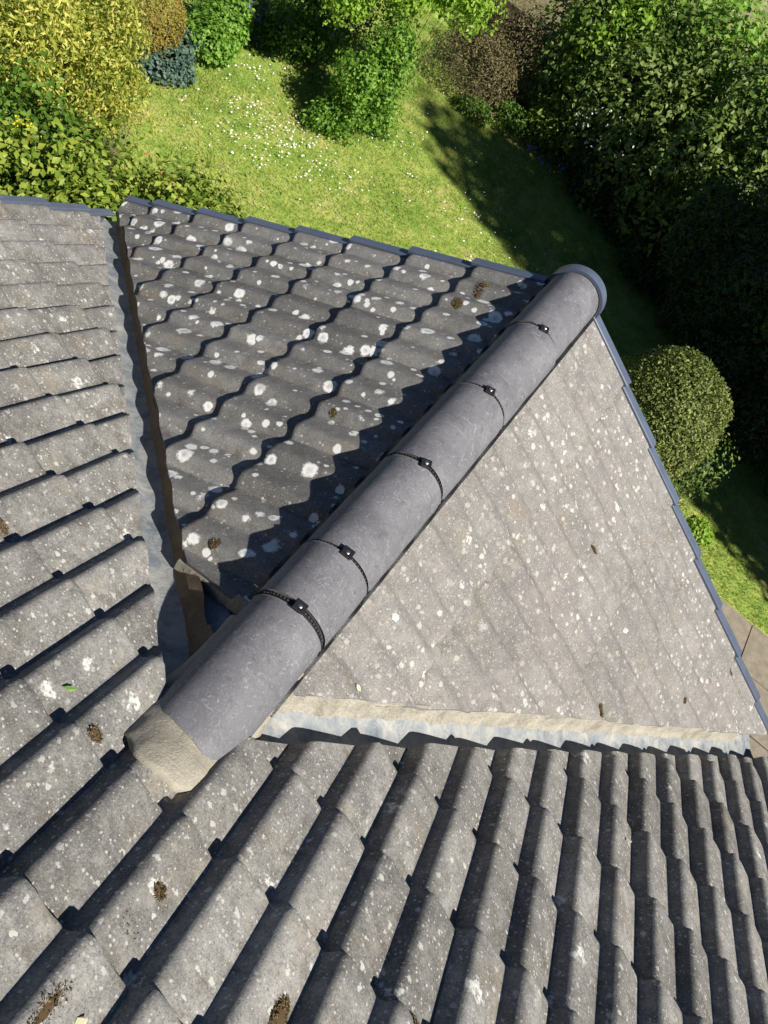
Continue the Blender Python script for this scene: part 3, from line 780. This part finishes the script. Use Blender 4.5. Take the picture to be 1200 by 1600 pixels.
# bluebells: strap leaves and blue flowers
bl = tag(empty('bluebell_clump', (-5.4, 8.3, GZ)), 'clump of bluebells with strap leaves at the top edge', 'bluebells')
foliage('leaves', bl, [(-5.4, 8.3, -3.7, .42, .3, .3)], 900, .24, LM['flowerbed'], wide=.08, rnd=.9, up=.2)
def flowers(name, parent, c, r, n, size, mat):
    P, N, _ = blob_points([(*c, *r)], n, .6, .1); V, F = leaf_arrays(P, norm(N + rng.normal(size=(n, 3)) * .5), np.full(n, size), np.full(n, size * .8), 0, .3)
    V2, F2 = leaf_arrays(P, norm(N + rng.normal(size=(n, 3)) * .7), np.full(n, size), np.full(n, size * .8), 0, .3)
    return tris_obj(name, np.concatenate([V, V2]), np.concatenate([F, F2 + len(V)]), mat, parent, None)
M_BLUE = simple('blue_petal', (.16, .18, .48), .6, .2, .2, 30, 0); M_WHITEP = simple('white_flower', (.75, .75, .72), .6, .2, .05, 30, 0); M_MAG = simple('magenta_petal', (.5, .03, .22), .6, .2, .1, 30, 0); M_RED = simple('orange_red_petal', (.42, .09, .03), .6, .2, .2, 30, 0); M_YEL = simple('yellow_petal', (.62, .52, .02), .6, .2, .15, 30, 0)
flowers('flowers', bl, (-5.4, 8.3, -3.48), (.4, .28, .1), 90, .035, M_BLUE)['kind'] = 'stuff'
rf = tag(flowers('orange_flowers', None, (-3.42, 4.25, -2.78), (.34, .12, .16), 14, .026, M_RED), 'small cluster of orange red blooms among the rose leaves', 'flowers', kind='stuff')
yf = tag(flowers('yellow_flowers', None, (-3.95, 3.35, -2.42), (.11, .11, .08), 55, .022, M_YEL), 'bright yellow flower head at the left edge near the roof', 'flowers', kind='stuff')
mf = tag(flowers('magenta_flower', None, (-4.93, 3.95, -2.0), (.05, .05, .05), 12, .04, M_MAG), 'single magenta bloom in the very top left corner', 'flower', kind='stuff')

# middle of the garden
plant('dark_shrub', 'dark green leafy shrub behind the shaded lawn at the top', 'shrub', (-4.9, 8.5, GZ), [(-4.85, 8.35, -3.35, .42, .4, .45), (-4.6, 8.75, -3.2, .45, .45, .55)], 4800, .055, LM['green'], wide=.6)
plant('young_tree', 'bright green bushy young tree standing on the lawn', 'tree', (-3.55, 7.9, GZ), [(-3.55, 7.75, -3.05, .30, .26, .4), (-3.62, 7.75, -3.5, .3, .24, .3), (-3.5, 7.95, -3.15, .34, .3, .38), (-3.45, 8.1, -2.75, .32, .3, .4), (-3.75, 7.55, -3.62, .2, .17, .2), (-3.38, 8.2, -3.55, .24, .2, .26)], 13000, .048, LM['fresh'], wide=.6, bump=.6, inner=.4, crown='crown', trunk='trunk')
plant('lime_tree', 'lime green broad-leaved tree overhanging the lawn at the top', 'tree', (-3.5, 8.45, GZ), [(-3.65, 8.15, -2.1, .42, .36, .3), (-3.3, 8.6, -2.0, .46, .4, .34), (-3.2, 9.0, -2.1, .34, .3, .28), (-3.9, 8.5, -2.0, .46, .46, .36), (-4.05, 7.75, -2.4, .34, .28, .22)], 10500, .06, LM['lime'], wide=.55, bump=.6, inner=.4, stem_r=.006, crown='crown', trunk='trunk')
plant('heather_bush', 'brown twiggy heather bush right of the lime green tree', 'bush', (-3.1, 10.5, GZ), [(-3.15, 10.35, -3.35, .6, .5, .5), (-2.95, 10.9, -3.15, .6, .5, .65)], 15000, .04, LM['heather'], wide=.3, rnd=1, bump=.2)
plant('leafy_shrub', 'green leafy shrub under the brown heather bush', 'shrub', (-2.75, 10.1, GZ), [(-2.85, 10.02, -3.68, .3, .16, .16), (-2.4, 10.3, -3.6, .3, .2, .22)], 1500, .05, LM['green'], wide=.6)

# right border: hedge with sunlit top, shaded shrubs at its foot
hb = []
for k in range(15):
    u = k / 14; x, y = -2.5 + 7.6 * u, 10.75 - 3.75 * u
    hb.append((x + .15, y + .3, -2.9 + random.uniform(-.1, .1), .5, .55, 1.0)); hb.append((x + .45, y + 1.0, -2.25 + random.uniform(-.15, .12) + .35 * min(u * 2.2, 1), .6, .6, .75))
hr = tag(empty('hedge', (0, 10.2, GZ)), 'tall dark mixed hedge in shade along the right border', 'hedge')
foliage('foliage', hr, hb, 56000, .085, LM['hedge'], wide=.62, inner=.7, bump=.28, tintbias=.14)
stems('stems', hr, (-.2, 10.4, GZ), [(b[0], b[1], b[2]) for b in hb], .03, .012)
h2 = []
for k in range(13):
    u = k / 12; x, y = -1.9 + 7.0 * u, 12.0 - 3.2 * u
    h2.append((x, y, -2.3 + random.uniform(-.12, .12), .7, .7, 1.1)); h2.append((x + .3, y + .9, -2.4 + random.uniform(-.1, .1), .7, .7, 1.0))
r2 = tag(empty('hedge', (1.5, 11.4, GZ)), 'back row of the hedge at the top right, its sunlit top put into brighter green leaves', 'hedge')
foliage('foliage', r2, h2, 40000, .09, LM['fresh'], wide=.65, inner=.75, bump=.3, tintbias=.12)  # brighter leaf colour than the front row paints in the hedge's sunlit top
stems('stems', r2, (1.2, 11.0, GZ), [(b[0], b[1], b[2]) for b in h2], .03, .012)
plant('bright_hedge_shrub', 'sunlit broad-leaved shrub at the hedge left end', 'shrub', (-2.2, 10.9, GZ), [(-2.05, 10.9, -2.5, .45, .42, .6), (-1.75, 11.1, -2.2, .5, .5, .6), (-2.25, 11.5, -2.4, .5, .5, .8)], 6500, .065, LM['lime'], wide=.65, bump=.3, tintbias=-.25)
plant('conifer_shrub', 'dark feathery conifer shrub in shade at the right edge', 'conifer', (.9, 8.9, GZ), [(.75, 9.2, -2.7, .6, .5, .9), (1.2, 8.8, -2.8, .55, .5, .8)], 9000, .085, LM['conifer'], wide=.22, rnd=.9)
plant('pieris_shrub', 'shaded shrub with pinkish young tips at the lawn corner', 'shrub', (-1.9, 10.65, GZ), [(-1.95, 10.5, -3.45, .35, .3, .34)], 2000, .06, LM['rose'], wide=.4, tintbias=.05)
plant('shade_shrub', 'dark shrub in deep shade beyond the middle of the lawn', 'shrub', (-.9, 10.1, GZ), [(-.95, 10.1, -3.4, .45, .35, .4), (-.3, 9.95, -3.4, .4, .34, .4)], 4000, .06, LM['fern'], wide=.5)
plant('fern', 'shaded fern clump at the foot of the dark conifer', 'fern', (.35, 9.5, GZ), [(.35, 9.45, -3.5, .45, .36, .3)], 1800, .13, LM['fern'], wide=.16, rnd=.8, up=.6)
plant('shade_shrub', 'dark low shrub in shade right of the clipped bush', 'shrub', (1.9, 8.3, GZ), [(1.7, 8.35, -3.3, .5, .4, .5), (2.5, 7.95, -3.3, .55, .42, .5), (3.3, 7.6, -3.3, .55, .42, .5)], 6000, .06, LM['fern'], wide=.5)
bw = tag(flowers('border_flowers', None, (-1.25, 10.15, -3.66), (.9, .18, .1), 70, .03, M_BLUE), 'small blue flowers along the shaded border edge', 'flowers', kind='stuff')
ww = tag(flowers('white_blossom', None, (-1.2, 10.05, -2.85), (.45, .25, .25), 60, .035, M_WHITEP), 'sprinkle of white blossom on the shaded hedge face', 'blossom', kind='stuff')
plant('clipped_bush', 'dense clipped olive green bush just beyond the sunny gable edge', 'bush', (1.5, 6.2, GZ), [(1.26, 6.18, -3.0, .62, .58, .86)], 32000, .034, LM['box'], wide=.5, inner=.8, bump=.11, rnd=.8, up=.6)
plant('loose_shrub', 'loose dark green shrub behind the clipped olive bush', 'shrub', (2.1, 6.35, GZ), [(1.72, 6.32, -3.25, .46, .42, .52)], 3200, .045, LM['hedge'], wide=.5, bump=.3)
plant('pale_sprig', 'pale yellow-green leafy sprig at the foot of the clipped bush', 'plant', (2.4, 6.05, GZ), [(2.4, 6.05, -3.6, .18, .16, .2)], 500, .06, LM['lime'], wide=.6)
# tall trees beyond the right edge that shade the border
for x, y, h, w, lab in [(7.9, 5.85, 12.6, 1.1, 'tall evergreen beyond the right edge, nearest the house'), (9.7, 5.15, 14, 1.1, 'tallest evergreen beyond the right edge'), (8.0, 7.35, 9.6, 1.1, 'shorter evergreen beyond the right edge, nearer the lawn'), (9.9, 6.75, 11.4, 1.1, 'broad evergreen beyond the right edge, farther from the lawn')]:
    plant('evergreen_tree', lab, 'tree', (x, y, GZ), [(x, y, GZ + h * .24, w, w, h * .24), (x + .1, y + .1, GZ + h * .5, w, w, h * .25), (x, y, GZ + h * .76, w * .9, w * .9, h * .24)], 11000, .22, LM['conifer'], group='evergreen trees beyond the right edge', stem_r=.16, crown='crown', trunk='trunk', wide=.5, bump=.42, freq=1.4)

# ------------------------------------------------------------------ small things on the tiles
def clump(S_, x, u, rx, ru, n, mat, name, label, cat, h=.02, size=.0075):
    h *= .45; n = int(n * 3); size = min(size, .0058); rx *= .8; ru *= .85
    P, N, T = [], [], []
    for _ in range(n):
        a, r = random.uniform(0, 6.283), math.sqrt(random.random()); dx, du = rx * r * math.cos(a), ru * r * math.sin(a)
        hh = S_.h(x + dx, u + du) + h * (1 - r * r) * random.random() * (.5 + noise.noise(Vector((dx * 90, du * 90, x)))) 
        P.append(S_.pt(x + dx, u + du, hh)); N.append(S_.n)
    P = np.array([tuple(q) for q in P]); N = norm(np.array([tuple(q) for q in N]) + rng.normal(size=(n, 3)) * .9)
    V, F = leaf_arrays(P, N, size * rng.uniform(.5, 1.6, n), size * .45 * rng.uniform(.5, 1.5, n), 0, .5)
    # solid heart of the clump
    C, G = [], []; k = 20
    if n < 60: k = 3; rx *= .15; ru *= .15
    C.append(S_.pt(x, u, S_.h(x, u) + h * .75))
    for i in range(k):
        t = 6.283 * i / k; rr = random.uniform(.85, 1.12); xx, uu = x + rx * rr * math.cos(t), u + ru * rr * math.sin(t); C.append(S_.pt(xx, uu, S_.h(xx, uu) + .001))
    for i in range(k): G.append((0, 1 + i, 1 + (i + 1) % k))
    C = np.array([tuple(q) for q in C]); G = np.array(G) + len(V)
    o = tris_obj(name, np.concatenate([V, C]), np.concatenate([F, G]), mat, None, np.concatenate([np.repeat(rng.random(n), 4), np.full(len(C), .3)]))
    return tag(o, label, cat)
M_MOSS2 = leaf_mat('moss_bits', (.06, .04, .022), (.14, .10, .055), (.28, .215, .125), .1, 1, 0)
clump(SL_, 2.40, .40, .085, .035, 420, M_MOSS2, 'moss_clump', 'long brown moss clump near the gable end on the dark slope', 'moss', .018)
clump(SL_, 2.23, .43, .04, .03, 200, M_MOSS2, 'moss_clump', 'small brown moss clump beside the longer one on the dark slope', 'moss', .022)
clump(SL_, 1.318, .452, .02, .014, 60, M_MOSS2, 'moss_clump', 'tiny brown moss tuft halfway along the dark slope', 'moss', .012)
clump(SL_, .592, .387, .025, .02, 70, M_MOSS2, 'moss_clump', 'brown moss stain on the lowest dark tile beside the ridge foot', 'moss', .006, .008)
clump(SM, -.72, .205, .035, .02, 170, M_MOSS2, 'moss_clump', 'brown moss clump at the left edge of the main roof', 'moss', .02)
clump(SM, .168, -.32, .022, .018, 130, M_MOSS2, 'moss_clump', 'round reddish brown moss pad on a roll below the mortar plug', 'moss', .012)
clump(SM, .16, -.415, .03, .02, 14, M_MOSS2, 'moss_clump', 'thin straw coloured moss strands beside the round moss pad', 'moss', .01, .02)
clump(SM, .135, -.63, .022, .07, 240, M_MOSS2, 'moss_clump', 'long brown moss streak in the bottom left corner', 'moss', .014)
clump(SM, .495, -.345, .025, .05, 260, M_MOSS2, 'moss_clump', 'dark spiky moss clump in a trough at the bottom edge', 'moss', .04, .018)
clump(SM, .765, -.152, .02, .02, 110, M_MOSS2, 'moss_clump', 'small moss tuft at the bottom edge right of the spiky clump', 'moss', .02)
clump(SM, -.148, -.125, .022, .016, 110, M_MOSS2, 'moss_clump', 'small brown moss tuft left of the mortar plug', 'moss', .018)
clump(SR, -1.84, .87, .012, .03, 90, M_MOSS2, 'moss_clump', 'narrow brown moss tuft high on the pale slope', 'moss', .01)
clump(SR, -1.417, 1.37, .04, .022, 170, M_MOSS2, 'moss_clump', 'brown moss clump on the pale slope above the cream mortar', 'moss', .016)
clump(SR, -1.978, 1.899, .02, .016, 70, M_MOSS2, 'moss_clump', 'dark moss fleck on the pale slope near the right valley foot', 'moss', .01)
clump(SR, -2.486, 2.215, .016, .035, 90, M_MOSS2, 'moss_clump', 'brown moss streak by the lowest gable edge cover', 'moss', .012)
def bit(S_, x, u, l, w, mat, name, label, cat, rz):
    h = S_.h(x, u) + .006; a = rz; d1 = S_.x * math.cos(a) + S_.d * math.sin(a); d2 = S_.x * -math.sin(a) + S_.d * math.cos(a); c = S_.pt(x, u, h)
    v = [c - d1 * l, c - d1 * l * .3 + d2 * w + S_.n * .004, c + d1 * l * .4 + d2 * w * .8 + S_.n * .005, c + d1 * l + S_.n * .008, c + d1 * l * .4 - d2 * w * .8 + S_.n * .004, c - d1 * l * .3 - d2 * w + S_.n * .003, c - S_.n * .001]
    f = [(6, i, (i + 1) % 6) for i in range(6)] + [(0, 1, 2, 3, 4, 5)]
    return tag(obj(name, v, f, mat), label, cat)
bit(SM, -.265, -.075, .016, .006, simple('fresh_leaf_green', (.16, .34, .04), .5, .4, .2, 60, 0), 'fallen_leaf', 'small bright green leaf lying on the left roof tiles', 'leaf', .5)
bit(SM, .192, -.602, .011, .009, simple('pale_yellow_chip', (.62, .58, .36), .7, .3, .1, 60, 0), 'fallen_petal', 'pale yellow petal in the bottom left trough', 'petal', 1.)
bit(SM, 1.383, 1.066, .012, .008, simple('pale_chip', (.5, .45, .36), .8, .2, .2, 60, 0), 'stone_chip', 'pale chip lying on the right hand rolls', 'chip', .3)
bit(SR, -.519, .327, .012, .007, simple('straw_chip', (.6, .52, .36), .8, .2, .2, 60, 0), 'stone_chip', 'cream chip on the pale slope beside the ridge foot', 'chip', 1.2)

v, f = [], []
for i in range(9):
    for j in range(9):
        x, y = -.05 - .42 * i / 8, .10 + .42 * j / 8
        v.append((x, y, SL_.zplan(x, y, -.093) + .003 * noise.noise(Vector((x * 14, y * 14, 5)))))
for i in range(8):
    for j in range(8):
        a = i * 9 + j
        if side(Vector(v[a]), -1) < .03: f.append((a, a + 9, a + 10, a + 1)[::-1])
lead_saddle = obj('lead_saddle', v, f, M_LEAD, house, True); lead_saddle['label'] = 'shaded lead patch between valley and ridge foot'
v, f = [], []
for k in range(41):
    x = -.12 - .26 * k / 40; y = .455 + .22 * (-.14 - x) * 1 + .003 * noise.noise(Vector((x * 60, 2, 1)))
    v += [(x, y + .012, SL_.hplan(x, y + .012, TH + .002)), (x, y - .004, SL_.hplan(x, y, TH + .003)), (x, y - .012, SL_.zplan(x, y, -.078))]
for k in range(40):
    for i in range(2):
        a = k * 3 + i; f.append((a, a + 1, a + 4, a + 3))
obj('bedding_mortar', v, f, M_MORTAR, house)
